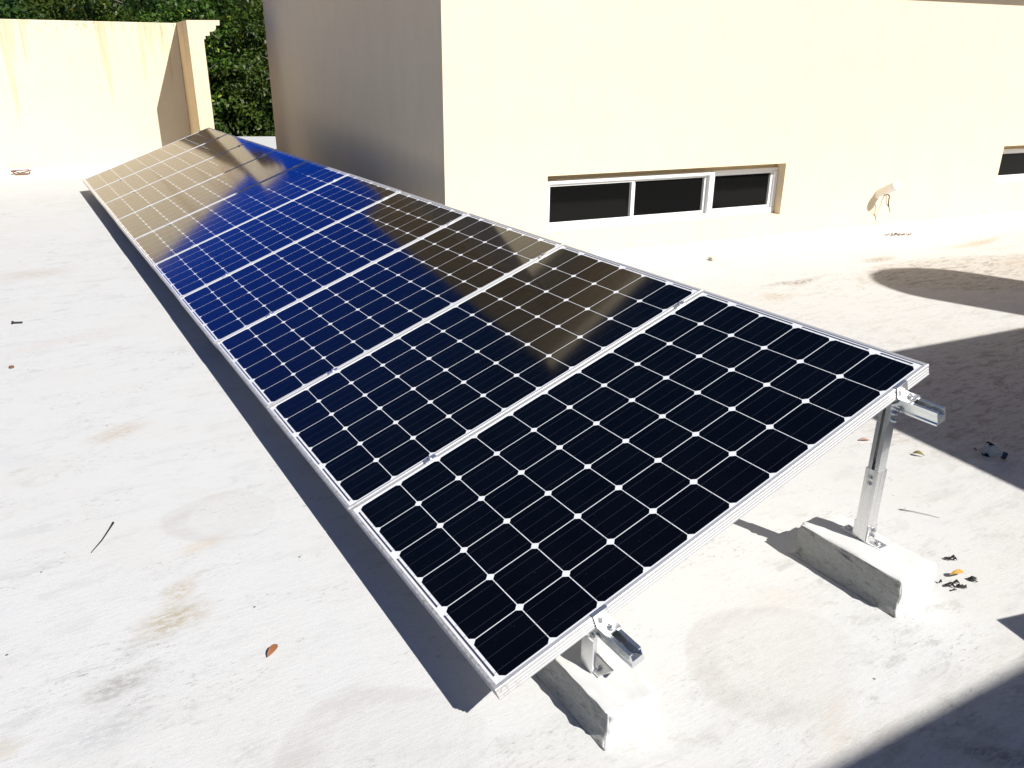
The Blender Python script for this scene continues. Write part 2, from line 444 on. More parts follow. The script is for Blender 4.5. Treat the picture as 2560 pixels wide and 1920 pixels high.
M['bottle_cap'] = plain('navy_cap_plastic', (0.012, 0.022, 0.06), 0.35)
M['tank'] = plain('black_tank_plastic', (0.02, 0.02, 0.022), 0.5)
M['soil'] = plain('dark_undergrowth', (0.008, 0.012, 0.004), 1.0, 0.0, Specular_IOR_Level=0.0)
M['bark'] = plain('grey_bark', (0.05, 0.042, 0.033), 0.9)
bt = NT('clear_bottle_plastic')
bt.bs(Base_Color=(0.85, 0.93, 0.97), Roughness=0.05, Transmission_Weight=1.0, IOR=1.12)
M['bottle'] = bt.mat
M['leaf_a'] = leaf_material('broad_leaf', (0.013, 0.036, 0.005), (0.060, 0.118, 0.011), (0.26, 0.29, 0.035))
M['leaf_b'] = leaf_material('dark_leaf', (0.008, 0.025, 0.005), (0.032, 0.072, 0.010), (0.18, 0.20, 0.03))
M['leaf_c'] = leaf_material('olive_leaf_crown', (0.017, 0.034, 0.005), (0.072, 0.105, 0.011), (0.30, 0.26, 0.04))

# ---------------------------------------------------------------- setting
def structure(o):
    o['kind'] = 'structure'; return o

b = MB()
b.prism([(-9, -9), (15, -9), (15, 15.2), (4.9, 16.0), (3.3, 16.7), (-9, 17.6)], 'z', -0.35, 0.0)
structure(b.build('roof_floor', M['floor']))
b = MB(); b.add([(-900, -900, -7), (900, -900, -7), (900, 900, -7), (-900, 900, -7)], [(0, 1, 2, 3)])
structure(b.build('ground', M['soil']))
b = MB()
nx, ny = 40, 12
vs = []
for j in range(ny + 1):
    for i in range(nx + 1):
        x = -60 + 120 * i / nx; t = j / ny
        vs.append((x, 27 + 25 * t, -7.2 + 13.5 * (t * t * (3 - 2 * t)) + 0.5 * sin(x * 0.35 + 3 * t) + 0.25 * sin(x * 0.9)))
b.add(vs, [(j * (nx + 1) + i, j * (nx + 1) + i + 1, (j + 1) * (nx + 1) + i + 1, (j + 1) * (nx + 1) + i) for j in range(ny) for i in range(nx)])
structure(b.build('hillside', M['soil'], smooth=True))

# ---------------------------------------------------------------- cream building on the right
BY = radians(-6.5)
bld = thing('building', 'cream rendered upper storey with low strip windows beside the solar panels', 'building', (1.970, 4.145, 0), (0, 0, BY))
BL, BD, BH = 14.0, 7.34, 2.50
RV = 0.135                                  # window recess
w1 = (0.848, 3.229, 0.272, 0.724)
w2 = (6.085, 8.50, 0.385, 0.775)
b = MB()
# front face as a grid with two openings
xs = [0, w1[0], w1[1], w2[0], w2[1], BL]
def col(x0, x1, holes):
    z = 0.0
    for (a, c) in holes:
        b.add([(x0, 0, z), (x1, 0, z), (x1, 0, a), (x0, 0, a)], [(0, 1, 2, 3)]); z = c
    b.add([(x0, 0, z), (x1, 0, z), (x1, 0, BH), (x0, 0, BH)], [(0, 1, 2, 3)])
col(0, w1[0], []); col(w1[0], w1[1], [(w1[2], w1[3])]); col(w1[1], w2[0], []); col(w2[0], w2[1], [(w2[2], w2[3])]); col(w2[1], BL, [])
b.add([(0, 0, 0), (0, BD, 0), (0, BD, BH), (0, 0, BH)], [(0, 1, 2, 3)])
b.add([(BL, 0, 0), (BL, BD, 0), (BL, BD, BH), (BL, 0, BH)], [(0, 1, 2, 3)])
b.add([(0, BD, 0), (BL, BD, 0), (BL, BD, BH), (0, BD, BH)], [(0, 1, 2, 3)])
for (x0, x1, z0, z1) in (w1, w2):          # reveals, and the plastered strip over the frame
    b.add([(x0, 0, z0), (x1, 0, z0), (x1, RV, z0), (x0, RV, z0)], [(0, 1, 2, 3)])
    b.add([(x0, 0, z1), (x1, 0, z1), (x1, RV, z1), (x0, RV, z1)], [(0, 1, 2, 3)])
    b.add([(x0, 0, z0), (x0, RV, z0), (x0, RV, z1), (x0, 0, z1)], [(0, 1, 2, 3)])
    b.add([(x1, 0, z0), (x1, RV, z0), (x1, RV, z1), (x1, 0, z1)], [(0, 1, 2, 3)])
    b.add([(x0, RV, z0), (x1, RV, z0), (x1, RV, z1), (x0, RV, z1)], [(0, 1, 2, 3)])
wallo = b.build('wall', M['wall'], bld, fix=False)
b = MB(); b.prism([(-0.42, -0.40), (BL + 0.4, -0.40), (BL + 0.4, BD + 0.1), (-0.06, BD + 0.1), (-0.06, 4.6), (-0.42, 4.6)], 'z', BH + 0.002, BH + 0.10)
b.build('roof_slab', M['wall'], bld, bevel=0.006)
b = MB()
b.prism([(-0.001, 0.001), (-0.055, 0.001), (-0.030, 0.018), (-0.012, 0.045), (-0.001, 0.085)], 'x', 0.0, BL)
b.build('skirting_fillet', M['white_paint'], bld, smooth=False)

def window(x0, x1, z0, z1, posts, label=None):
    f = 0.030
    top = z1 - 0.045
    win = MB()
    # outer frame; the lights right of the first post sit deeper in the wall
    ya, yb = 0.040, RV - 0.002
    yd = 0.082
    p0, pw0 = posts['post'][0]
    xm = p0 + pw0 / 2
    deep_all = posts.get('deep', False)
    for (xa, xb, yy) in ((x0 + 0.004, xm, yd if deep_all else ya), (xm + 0.0005, x1 - 0.004, yd)):
        win.box(xa, xb, yy, yb, z0 + 0.002, z0 + 0.052)
        win.box(xa, xb, yy + 0.006, yb, top - 0.028, top)
    win.box(x0 + 0.004, x0 + 0.04, yd if deep_all else ya, yb - 0.001, z0 + 0.0525, top - 0.0285)
    win.box(x1 - 0.040, x1 - 0.004, yd + 0.003, yb - 0.001, z0 + 0.0525, top - 0.0285)
    for (px, pw) in posts['post']:
        win.box(px - pw / 2, px + pw / 2, ya - 0.001, yb - 0.001, z0 + 0.0525, top - 0.0285)
    w = win.build('window', M['window_frame'], bld, bevel=0.003)
    edges = [x0 + 0.041] + [e for (px, pw) in posts['post'] for e in (px - pw / 2, px + pw / 2)] + [x1 - 0.041]
    for k in range(0, len(edges), 2):
        a, c = edges[k], edges[k + 1]
        sl = [m for m in posts['sash'] if a < m < c]
        cuts = [a] + sl + [c]
        for i in range(len(cuts) - 1):
            dep = (yd if (deep_all or k > 0) else ya) + (0.022 if (i % 2 == 0) else 0.034)
            l, r = cuts[i] + 0.001, cuts[i + 1] - 0.001
            sm = MB()
            zt, zb = top - 0.030, z0 + 0.054
            sw = 0.026
            sm.box(l, r, dep, dep + 0.012, zb, zb + 0.022); sm.box(l, r, dep, dep + 0.012, zt - 0.018, zt)
            sm.box(l, l + sw * 0.55, dep, dep + 0.012, zb + 0.0225, zt - 0.0185); sm.box(r - sw, r, dep, dep + 0.012, zb + 0.0225, zt - 0.0185)
            sm.build('sash', M['window_frame'], w, bevel=0.002)
            gm = MB()
            gm.box(l + sw * 0.55 + 0.001, r - sw - 0.001, dep + 0.005, dep + 0.010, zb + 0.023, zt - 0.019)
            gm.build('pane', M['glass'], w)
            km = MB()
            km.box(r - sw - 0.020, r - sw - 0.0015, dep + 0.0005, dep + 0.0045, zb + 0.023, zt - 0.019)
            km.build('gasket', M['window_grey'], w)
    for lx in posts['latch']:
        lm = MB()
        pts = [(lx + 0.026 * cos(t), ya - 0.004, z0 + 0.030 + 0.026 * sin(t)) for t in np.linspace(0, pi / 2, 7)]
        lm.tube(pts, 0.004, 6)
        lm.build('roller_cover', M['window_frame'], w)
    return w
window(*w1, dict(post=[(2.462, 0.055)], sash=[1.690], latch=[0.890, 2.38]))
window(*w2, dict(post=[(7.70, 0.055)], sash=[6.90], latch=[], deep=True))

# vent pipe with twigs hanging from it
def bp(x, y, z):
    return Vector((x, y, z))
b0, b1 = Vector((4.415, 0.03, 0.375)), Vector((4.43, -0.19, 0.492))
pipe = thing('vent_pipe', 'short beige capped pipe sticking out of the cream wall right of the long window', 'pipe', (1.970, 4.145, 0), (0, 0, BY))
b = MB(); b.tube([b0, b0.lerp(b1, 0.55), b0.lerp(b1, 0.80)], 0.041, 20); b.build('pipe', M['pvc'], pipe)
b = MB(); b.tube([b0.lerp(b1, 0.74), b0.lerp(b1, 1.0)], 0.045, 20); b.build('cap', M['pvc_cap'], pipe, bevel=0.003)
m0 = b0.lerp(b1, 0.55) + Vector((0.0, 0, -0.036))
b = MB()
b.tube([m0, m0 + Vector((0.035, -0.01, -0.02)), m0 + Vector((0.040, -0.01, -0.09)), m0 + Vector((0.065, -0.01, -0.15)), m0 + Vector((0.085, -0.012, -0.185))], [0.008, 0.006, 0.006, 0.004, 0.003], 6)
b.tube([m0, m0 + Vector((0.005, 0, -0.03)), m0 + Vector((0.010, -0.01, -0.09)), m0 + Vector((0.045, -0.01, -0.12))], [0.004, 0.004, 0.003, 0.005], 6)
b.tube([m0 + Vector((0, 0, -0.005)), m0 + Vector((-0.025, 0, -0.02)), m0 + Vector((-0.045, -0.005, -0.05)), m0 + Vector((-0.06, 0, -0.13)), m0 + Vector((-0.09, 0, -0.25))], [0.004, 0.004, 0.003, 0.002, 0.0015], 5)
tw = b.build('dry_twigs', M['twig'], None, (1.970, 4.145, 0), (0, 0, BY))
tag(tw, 'dark dry twigs dangling under the capped pipe on the wall', 'twig')

# ---------------------------------------------------------------- parapet wall far left
PY = radians(-4.0)
par = thing('parapet_wall', 'tall rust-streaked cream parapet wall at the far end of the panels', 'wall', (-0.752, 12.193, 0), (0, 0, PY))
b = MB(); b.box(-6.5, 2.46, 0.0, 0.20, 0.0, 1.985); b.build('wall', M['parapet'], par, bevel=0.008)
b = MB(); b.prism([(-0.001, 0.001), (-0.060, 0.001), (-0.030, 0.02), (-0.012, 0.045), (-0.001, 0.075)], 'x', -6.5, 2.45)
b.build('skirting_fillet', M['white_paint'], par)
prof = [(2.462, 0.0), (2.655, 0.0), (2.655, 1.762), (2.678, 1.765), (2.678, 1.806), (2.738, 1.810), (2.738, 1.858), (2.775, 1.860),
        (2.802, 1.868), (2.818, 1.885), (2.826, 1.905), (2.826, 1.936), (2.878, 1.938), (2.882, 2.000), (2.462, 1.992)]
b = MB(); b.prism(prof, 'y', -1.10, 0.45, 0, 1); b.build('pier', [M['pier'], M['wall']], par)

# ---------------------------------------------------------------- structures out of frame that throw the shadows on the right
blk = thing('unseen_stair_block', 'cream stair block behind the viewer that shades the roof right of the panels', 'building', (3.32, -0.88, 0), (0, 0, BY))
b = MB(); b.box(0, 7, -4.2, 0, 0.001, 2.40); b.build('wall', M['wall'], blk)
tank = thing('unseen_water_tank', 'unseen round black water tank on top of the stair block, casting a shadow', 'tank', (6.43, -1.84, 2.40))
b = MB(); b.tube([(0, 0, 0.001), (0, 0, 1.66), (0, 0, 1.76), (0, 0, 1.80)], [0.53, 0.53, 0.47, 0.30], 40); b.build('barrel', M['tank'], tank)
b = MB(); b.tube([(0, 0, 1.801), (0, 0, 1.84)], 0.24, 24); b.build('lid', M['tank'], tank)
nb = thing('shadow_canopy', 'added canopy on posts, unseen behind the viewer, casting the shadow on the near right corner', 'canopy', (-0.5, -3.48, 0), (0, 0, radians(-2.9)))  # unseen shadow caster, added as an open slab to let sky light in
b = MB(); b.box(-3.4, 5.2, -1.5, 0, 3.02, 3.20); b.build('shadow_slab', M['wall'], nb)
for px, py in ((-3.2, -0.15), (5.0, -0.15), (-3.2, -1.3), (5.0, -1.3)):
    b = MB(); b.box(px - 0.1, px + 0.1, py - 0.1, py + 0.1, 0.001, 3.018); b.build('post', M['wall'], nb)
pl = MB(); pl.box(0, 1.4, -1.3, 0, 0.001, 0.50)
tag(pl.build('plinth', M['white_paint'], None, (1.70, -0.86, 0), (0, 0, radians(-14))), 'low white plinth beside the stair block', 'plinth')

# ---------------------------------------------------------------- solar panels
PW, PL_, FH = 0.990, 1.650, 0.040
def make_panel(name='solar_panel'):
    root = thing(name, '', 'solar panel', (0, 0, 0.15), (0, -TH, 0), 'solar panels in one tilted row')
    # frame: one profile swept round the rectangle, (inset, height)
    prof = [(0.0015, 0.0), (0.011, 0.0), (0.011, -0.0060), (0.0030, -0.0060), (0.0030, -0.0380), (0.026, -0.0380), (0.026, -FH), (0, -FH)]
    for zc in (-0.033, -0.023, -0.013):
        prof += [(0, zc - 0.0022), (0.0018, zc - 0.0012), (0.0018, zc + 0.0012), (0, zc + 0.0022)]
    prof += [(0, -0.0015)]
    b = MB(); n = len(prof); vs = []
    for (cx, cy, sx, sy) in ((0, 0, 1, 1), (PL_, 0, -1, 1), (PL_, PW, -1, -1), (0, PW, 1, -1)):
        vs += [(cx + sx * d, cy + sy * d, h) for d, h in prof]
    fs = []
    for k in range(4):
        k2 = (k + 1) % 4
        for i in range(n):
            i2 = (i + 1) % n
            fs.append((k * n + i, k * n + i2, k2 * n + i2, k2 * n + i))
    b.add(vs, fs); b.build('frame', M['alu_frame'], root)
    b = MB(); b.box(0.0105, PL_ - 0.0105, 0.0105, PW - 0.0105, -0.0058, -0.0028)
    b.build('backsheet', M['sheet'], root)
    cs, gp, ch = 0.156, 0.003, 0.0125
    x00 = (PL_ - 10 * cs - 9 * gp) / 2; y00 = (PW - 6 * cs - 5 * gp) / 2
    zc = -0.0024
    b = MB()
    for i in range(10):
        for j in range(6):
            x, y = x00 + i * (cs + gp), y00 + j * (cs + gp)
            X, Y = x + cs, y + cs
            b.add([(x + ch, y, zc), (X - ch, y, zc), (X, y + ch, zc), (X, Y - ch, zc), (X - ch, Y, zc), (x + ch, Y, zc), (x, Y - ch, zc), (x, y + ch, zc)], [tuple(range(8))])
    b.build('cells', M['cell'], root, fix=False)
    b = MB(); zb = -0.0021; hw = 0.0006
    for j in range(6):
        for k in (0.17, 0.5, 0.83):
            y = y00 + j * (cs + gp) + cs * k
            b.add([(x00 - 0.010, y - hw, zb), (x00 + 10 * cs + 9 * gp + 0.010, y - hw, zb), (x00 + 10 * cs + 9 * gp + 0.010, y + hw, zb), (x00 - 0.010, y + hw, zb)], [(0, 1, 2, 3)])
    zb = -0.0018
    for (xa, groups) in ((x00 - 0.013, ((0, 2), (2, 4), (4, 6))), (PL_ - x00 + 0.008, ((0, 1), (1, 3), (3, 5), (5, 6)))):
        for (g0, g1) in groups:
            ya = y00 + g0 * (cs + gp) + 0.020; yb = y00 + g1 * (cs + gp) - gp - 0.020
            b.add([(xa, ya, zb), (xa + 0.005, ya, zb), (xa + 0.005, yb, zb), (xa, yb, zb)], [(0, 1, 2, 3)], 1)
    b.build('busbars', [M['busbar'], M['ribbon']], root, fix=False)
    return root
P0 = make_panel()
desc = ['nearest solar panel, its frame end and clamps open to view',
        'second solar panel from the near end, with a grey and tan reflection',
        'third solar panel from the near end, dark with a tan patch at its high edge',
        'fourth solar panel from the near end, half blue half black reflection',
        'fifth solar panel from the near end, mostly blue with a dark upper corner',
        'sixth solar panel from the near end, blue with a tan low corner',
        'seventh solar panel from the near end, tan with a blue upper half',
        'eighth solar panel from the near end, third from the parapet wall',
        'ninth solar panel from the near end, second from the parapet wall',
        'farthest solar panel of the row, tan, next to the parapet wall']
JIT = [(0, 0), (0, .0), (.002, .0010), (-.001, -.0006), (.0015, .0008), (0, -.0008), (-.002, .0005), (.001, .0008), (0, -.0008), (0, 0)]
for i in range(10):
    o = P0 if i == 0 else copy_tree(P0)
    o.location = (JIT[i][0], i * PITCH + 0.0005, 0.15 + JIT[i][1])
    o['label'] = desc[i]

# rails in the panel plane (local x up the slope, y along the row, z normal)
ROT = (0, -TH, 0)
ORI = (0, 0, 0.15)
def rail(v, label):
    b = MB()
    w, t, h = 0.019, 0.003, 0.046
    z1 = -FH - 0.001; z0 = z1 - h
    pf = [(-w, z0 + 0.010), (-w - 0.004, z0 + 0.006), (-w - 0.004, z0), (w, z0), (w, z1), (w - 0.009, z1), (w - 0.009, z1 - 0.004), (w - t, z1 - 0.004),
          (w - t, z0 + 0.020), (-w + t, z0 + 0.020), (-w + t, z1 - 0.004), (-w + 0.009, z1 - 0.004), (-w + 0.009, z1), (-w, z1)]
    b.prism([(v + x, z) for x, z in pf], 'y', -0.130, 10.0)
    o = b.build('mounting_rail', M['alu_rail'], None, ORI, ROT)
    return tag(o, label, 'rail', 'rails under the panels')
RV_HI, RV_LO = 1.518, 0.330
rail(RV_HI, 'upper aluminium rail with its open end poking out beside the tall post')
rail(RV_LO, 'lower aluminium rail with its open end poking out above the low block')

def end_clamp(v, u, sgn, label):
    """sgn -1: sits on the near end, +1: on the far end"""
    t = thing('end_clamp', label, 'clamp', ORI, ROT, 'end clamps holding the outer panels')
    b = MB()
    w = 0.024
    y = lambda a: u + sgn * a
    pf = [(-0.008, 0.0006), (-0.008, 0.0036), (0.0042, 0.0036), (0.0042, -FH + 0.0032), (0.046, -FH + 0.0032), (0.046, -FH - 0.0002), (0.0006, -FH - 0.0002), (0.0006, 0.0006)]
    b.prism([(y(a), z) for a, z in pf], 'x', v - w, v + w)
    b.build('clamp_body', M['alu'], t, bevel=0.0008)
    b = MB(); b.bolt((v + 0.002, y(0.024), -FH + 0.0032), (0, 0, 1), 0.0075, 0.008); b.build('bolt', M['steel'], t)
    return t
end_clamp(RV_HI, 0.0, -1, 'end clamp with a bolt on the upper rail by the tall post')
end_clamp(RV_LO, 0.0, -1, 'end clamp with a bolt on the lower rail above the low block')
end_clamp(RV_HI, 10 * PITCH - 0.008, 1, 'end clamp at the far upper corner, dark against the parapet pier')
end_clamp(RV_LO, 10 * PITCH - 0.008, 1, 'end clamp at the far lower corner, against the white roof floor')
def mid_clamp():
    t = thing('mid_clamp', '', 'clamp', ORI, ROT, 'mid clamps at the seams between panels')
    b = MB(); b.box(-0.024, 0.024, -0.0125, 0.0125, 0.0006, 0.0036); b.box(-0.024, 0.024, -0.003, 0.003, -0.030, 0.0004)
    b.build('clamp_body', M['alu'], t, bevel=0.0008)
    b = MB(); b.bolt((0.0, 0, 0.0036), (0, 0, 1), 0.006, 0.005); b.build('bolt', M['steel'], t)
    return t
mc = mid_clamp()
names = ['first', 'second', 'third', 'fourth', 'fifth', 'sixth', 'seventh', 'eighth', 'ninth', 'tenth']
k = 0
for v, row in ((RV_HI, 'upper'), (RV_LO, 'lower')):
    for i in range(1, 10):
        o = mc if k == 0 else copy_tree(mc); k += 1
        u = i * PITCH - 0.0035
        o.location = (v * cos(TH), u, 0.15 + v * sin(TH))
        o['label'] = 'small mid clamp on the %s rail between the %s and %s panels' % (row, names[i - 1], names[i])

# ---------------------------------------------------------------- concrete blocks, posts and feet
def concrete_block(x0, x1, y0, y1, h, seed, label):
    import bmesh
    bm = bmesh.new()
    bmesh.ops.create_cube(bm, size=1)
    bmesh.ops.bevel(bm, geom=list(bm.edges), offset=0.045, segments=2, profile=0.6, affect='EDGES', clamp_overlap=True)
    bmesh.ops.subdivide_edges(bm, edges=list(bm.edges), cuts=9, use_grid_fill=True)
    r = random.Random(seed)
    ph = [r.uniform(0, 6) for _ in range(9)]
    cx, cy = (x0 + x1) / 2, (y0 + y1) / 2
    for v in bm.verts:
        x, y, z = v.co
        X, Y, Z = x * (x1 - x0), y * (y1 - y0), (z + 0.5) * h
        q3 = Vector((X + 7 * seed, Y, Z))
        flk = 1.0 if x < -0.42 else 0.45
        n = flk * (0.0050 * mnoise.noise(q3 * 34) + 0.0034 * mnoise.noise(q3 * 80) + 0.0030 * mnoise.noise(q3 * 12)) + 0.0012 * (sin(31 * X + ph[0]) * sin(27 * Y + ph[1]) + sin(64 * Y + ph[2]) * sin(58 * Z + ph[3])) + 0.0010 * sin(140 * X + 90 * Y + 120 * Z + ph[4]) + r.uniform(-0.0003, 0.0003)
        X += n * (1 if x > 0 else -1); Y += n * (1 if y > 0 else -1); Z += n * 0.8
        fl = max(0.0, 1 - Z / 0.032)
        X += (1 if x > 0 else -1) * 0.016 * fl * fl * (abs(x) > 0.4); Y += (1 if y > 0 else -1) * 0.016 * fl * fl * (abs(y) > 0.45)
        v.co = (X, Y, max(Z, -0.002))
    me = bpy.data.meshes.new('concrete_block'); bm.to_mesh(me); bm.free()
    me.materials.append(M['block'])
    me.polygons.foreach_set('use_smooth', [True] * len(me.polygons))
    o = bpy.data.objects.new('concrete_block', me); COL.objects.link(o)
    o.location = (cx, cy, 0)
    return tag(o, label, 'concrete block', 'whitewashed blocks under the mounts')
BH_HI, BH_LO = 0.120, 0.100
hi0 = concrete_block(1.300, 1.482, -0.205, 0.190, BH_HI, 3, 'rough white concrete block carrying the tall post')
lo0 = concrete_block(0.222, 0.392, -0.165, 0.210, BH_LO, 5, 'rough white concrete block under the low near corner of the panels')

def tall_post(label):
    t = thing('support_post', label, 'post', (1.413, 0.018, BH_HI), (0, 0, 0), 'posts under the high edge')
    s = 0.0185
    b = MB()
    # slotted upper channel: C section with the slot on its -x face, small grooves
    pf = [(-s, -s), (s, -s), (s, s), (-s, s), (-s, 0.005), (-s + 0.004, 0.005), (-s + 0.004, s - 0.004), (s - 0.004, s - 0.004), (s - 0.004, -s + 0.004), (-s + 0.004, -s + 0.004), (-s + 0.004, -0.005), (-s, -0.005)]
    b.prism(pf, 'z', 0.16, 0.487)
    b.build('upper_channel', M['alu_rail'], t)
    b = MB()
    s2 = 0.0225
    pf = []
    for (ax, ay, bx, by) in ((-1, -1, 1, -1), (1, -1, 1, 1), (1, 1, -1, 1), (-1, 1, -1, -1)):
        for f in (0.0, 0.25, 0.27, 0.45, 0.47, 0.72, 0.74):
            x, y = ax + (bx - ax) * f, ay + (by - ay) * f
            g = 0.96 if f in (0.27, 0.45, 0.74) else 1.0
            if ax == bx: x *= g
            else: y *= g
            pf.append((x * s2, y * s2))
    b.prism(pf, 'z', 0.006, 0.258)
    b.build('lower_sleeve', M['alu'], t)
    b = MB()
    b.box(-0.021, 0.021, -0.075, 0.075, 0.0, 0.0055)
    b.box(-0.021, 0.021, -0.0285, -0.0233, 0.0058, 0.062); b.box(-0.021, 0.021, 0.0233, 0.0285, 0.0058, 0.062)
    b.build('foot_bracket', M['alu'], t, bevel=0.001)
    for p, d in (((0, -0.0285, 0.046), (0, -1, 0)), ((0, -0.0285, 0.024), (0, -1, 0)), ((0, -0.056, 0.0055), (0, 0, 1)), ((0, 0.056, 0.0055), (0, 0, 1)),
                 ((-s2, 0.002, 0.228), (-1, 0, 0)), ((-s2, 0.002, 0.206), (-1, 0, 0)), ((0.012, -s, 0.452), (0, -1, 0)), ((0.012, -s, 0.430), (0, -1, 0))):
        b = MB(); b.bolt((0, 0, 0), d, 0.0072, 0.007); b.build('bolt', M['steel'], t, p)
    return t
post0 = tall_post('tall slotted aluminium post holding the upper rail at the near end')

def low_foot(label):
    t = thing('roof_mount', label, 'bracket', (0.300, 0.012, BH_LO), (0, 0, 0), 'feet under the low edge')
    b = MB()
    b.prism([(-0.062, 0.0), (0.010, 0.0), (0.010, 0.100), (0.0045, 0.100), (0.0045, 0.006), (-0.062, 0.006)], 'x', -0.022, 0.022)
    b.box(-0.0275, -0.0222, -0.040, 0.010, 0.0, 0.100)
    b.build('angle_bracket', M['alu'], t, bevel=0.001)
    for p, d in (((0.004, 0.0045, 0.078), (0, -1, 0)), ((0.0, -0.036, 0.006), (0, 0, 1))):
        b = MB(); b.bolt((0, 0, 0), d, 0.0078, 0.007); b.build('bolt', M['steel'], t, p)
    return t
foot0 = low_foot('small angle foot bolted to the low block under the lower rail')
for k, yy in enumerate((3.3, 6.6, 9.6)):
    w = ('under the fourth panel', 'under the seventh panel', 'under the farthest panel')[k]
    for src, lab in ((hi0, 'hidden white block of a tall post '), (lo0, 'hidden white block of a low foot '), (post0, 'tall aluminium post '), (foot0, 'small angle foot ')):
        o = copy_tree(src); o.location.y += yy; o['label'] = lab + w

# ---------------------------------------------------------------- small things lying about
def leaf_mesh(L, W, curl, fold, n=8):
    b = MB(); vs = []
    for i in range(n + 1):
        t = i / n; w = W * (sin(pi * t) ** 0.75) * (1 - 0.25 * t)
        z = curl * sin(pi * t)
        vs += [(L * (t - 0.5), -w, z + fold * w / W), (L * (t - 0.5), 0, z), (L * (t - 0.5), w, z + fold * w / W)]
    fs = []
    for i in range(n):
        for k in range(2):
            a = i * 3 + k; fs.append((a, a + 1, a + 4, a + 3))
    b.add(vs, fs); return b
def fallen_leaf(x, y, z, rz, L, W, curl, fold, mat, label, rx=0.0):
    o = leaf_mesh(L, W, curl, fold).build('fallen_leaf', mat, None, (x, y, z), (rx, 0, rz), smooth=True, fix=False)
    sm = o.modifiers.new('thickness', 'SOLIDIFY'); sm.thickness = 0.0006
    return tag(o, label, 'leaf')
fallen_leaf(-0.388, 0.600, 0.003, radians(44), 0.058, 0.011, 0.004, 0.012, M['brown_leaf'], 'small brown curled leaf on the white roof left of the panels', 0.4)
fallen_leaf(2.356, 0.431, 0.006, radians(-60), 0.05, 0.010, 0.006, 0.012, M['green_leaf'], 'olive curled leaf on the lit floor near the shadow edge', 0.3)
fallen_leaf(2.281, 0.644, 0.004, radians(150), 0.055, 0.014, 0.003, 0.008, M['pink_leaf'], 'faded pinkish leaf on the floor behind the tall post', 0.2)
fallen_leaf(1.655, -0.180, 0.012, radians(-18), 0.055, 0.009, 0.010, 0.010, M['yellow_leaf'], 'yellow curled leaf on the floor right of the tall post block', 0.5)
fallen_leaf(2.62, 0.34, 0.004, radians(70), 0.025, 0.008, 0.003, 0.004, M['brown_leaf'], 'tiny brown leaf beside the cut bottle in the shade')
def stick(pts, r, mat, name, label, cat='twig'):
    b = MB(); b.tube(pts, r, 6); return tag(b.build(name, mat, smooth=True), label, cat)
stick([(-0.687, 1.572, 0.006), (-0.705, 1.53, 0.007), (-0.735, 1.47, 0.005), (-0.776, 1.407, 0.003)], [0.0045, 0.003, 0.0024, 0.0015], M['black'], 'dry_twig', 'thin black twig lying on the left of the white roof')
stick([(1.877, 0.186, 0.004), (1.905, 0.150, 0.005), (1.935, 0.105, 0.004), (1.954, 0.071, 0.003)], [0.0020, 0.0013, 0.0010, 0.0008], M['pale_twig'], 'dry_stalk', 'thin pale stalk on the lit floor behind the tall post block', 'stalk')
b = MB(); b.tube([(0, 0, 0.008), (0.05, 0, 0.006)], 0.006, 8); b.tube([(-0.010, 0, 0.010), (0.0, 0, 0.008)], 0.011, 8)
tag(b.build('screw', M['black'], None, (-0.915, 4.448, 0), (0, 0, radians(-15))), 'black screw lying far left on the white roof', 'screw')
b = MB(); b.tube([(0, 0, 0.001), (0, 0, 0.012)], 0.014, 7); tag(b.build('pebble', M['rust'], None, (-0.951, 3.566, 0), bevel=0.003), 'small brown pebble at the left edge of the roof', 'pebble')
def scrap(x, y, seed, n, spread, label, mat):
    r = random.Random(seed); b = MB()
    for _ in range(n):
        px, py = r.gauss(0, spread), r.gauss(0, spread * 0.45); a = r.uniform(-0.9, 0.3); L = r.uniform(0.008, 0.03)
        b.tube([(px, py, r.uniform(0.003, 0.006)), (px + L * 0.5 * cos(a), py + L * 0.5 * sin(a), r.uniform(0.006, 0.016)), (px + L * cos(a), py + L * sin(a), 0.004)], [0.002, r.uniform(0.003, 0.006), 0.001], 5)
    return tag(b.build('scrap_heap', mat, None, (x, y, 0), (0, 0, radians(-30))), label, 'scraps')
scrap(1.585, -0.205, 2, 11, 0.017, 'charred black scraps at the corner of the tall post block', M['black'])
scrap(1.675, -0.215, 4, 7, 0.005, 'black curled scraps just below the yellow leaf', M['black'])
scrap(1.735, -0.105, 6, 5, 0.014, 'few black flakes upslope of the yellow leaf by the block', M['black'])
scrap(6.53, 3.50, 8, 34, 0.07, 'heap of dark leaf litter at the foot of the cream wall below the pipe', M['rust'])
b = MB(); b.prism([(-0.035, -0.02), (0.03, -0.025), (0.036, 0.018), (-0.03, 0.025)], 'z', 0.0, 0.03)
tag(b.build('mortar_lump', M['stone'], None, (4.195, 3.585, 0), (0.05, 0, 0.2), bevel=0.006), 'small square mortar lump in front of the long window', 'lump')
# rusty bracket at the parapet foot
rb = MB()
K = 1.0
rb.tube([(-0.13, 0, 0.06), (0.09, 0, 0.065), (0.10, 0, 0.03), (0.06, -0.04, 0.012), (-0.07, -0.04, 0.012), (-0.13, 0, 0.06)], 0.009, 6)
rb.tube([(-0.11, 0, 0.055), (-0.02, -0.03, 0.03), (0.12, 0, 0.055)], 0.009, 6)
tag(rb.build('rusty_bracket', M['rust'], None, (-0.58, 12.10, 0), (0, 0, PY)), 'bent rusty bracket lying at the foot of the parapet wall', 'bracket')
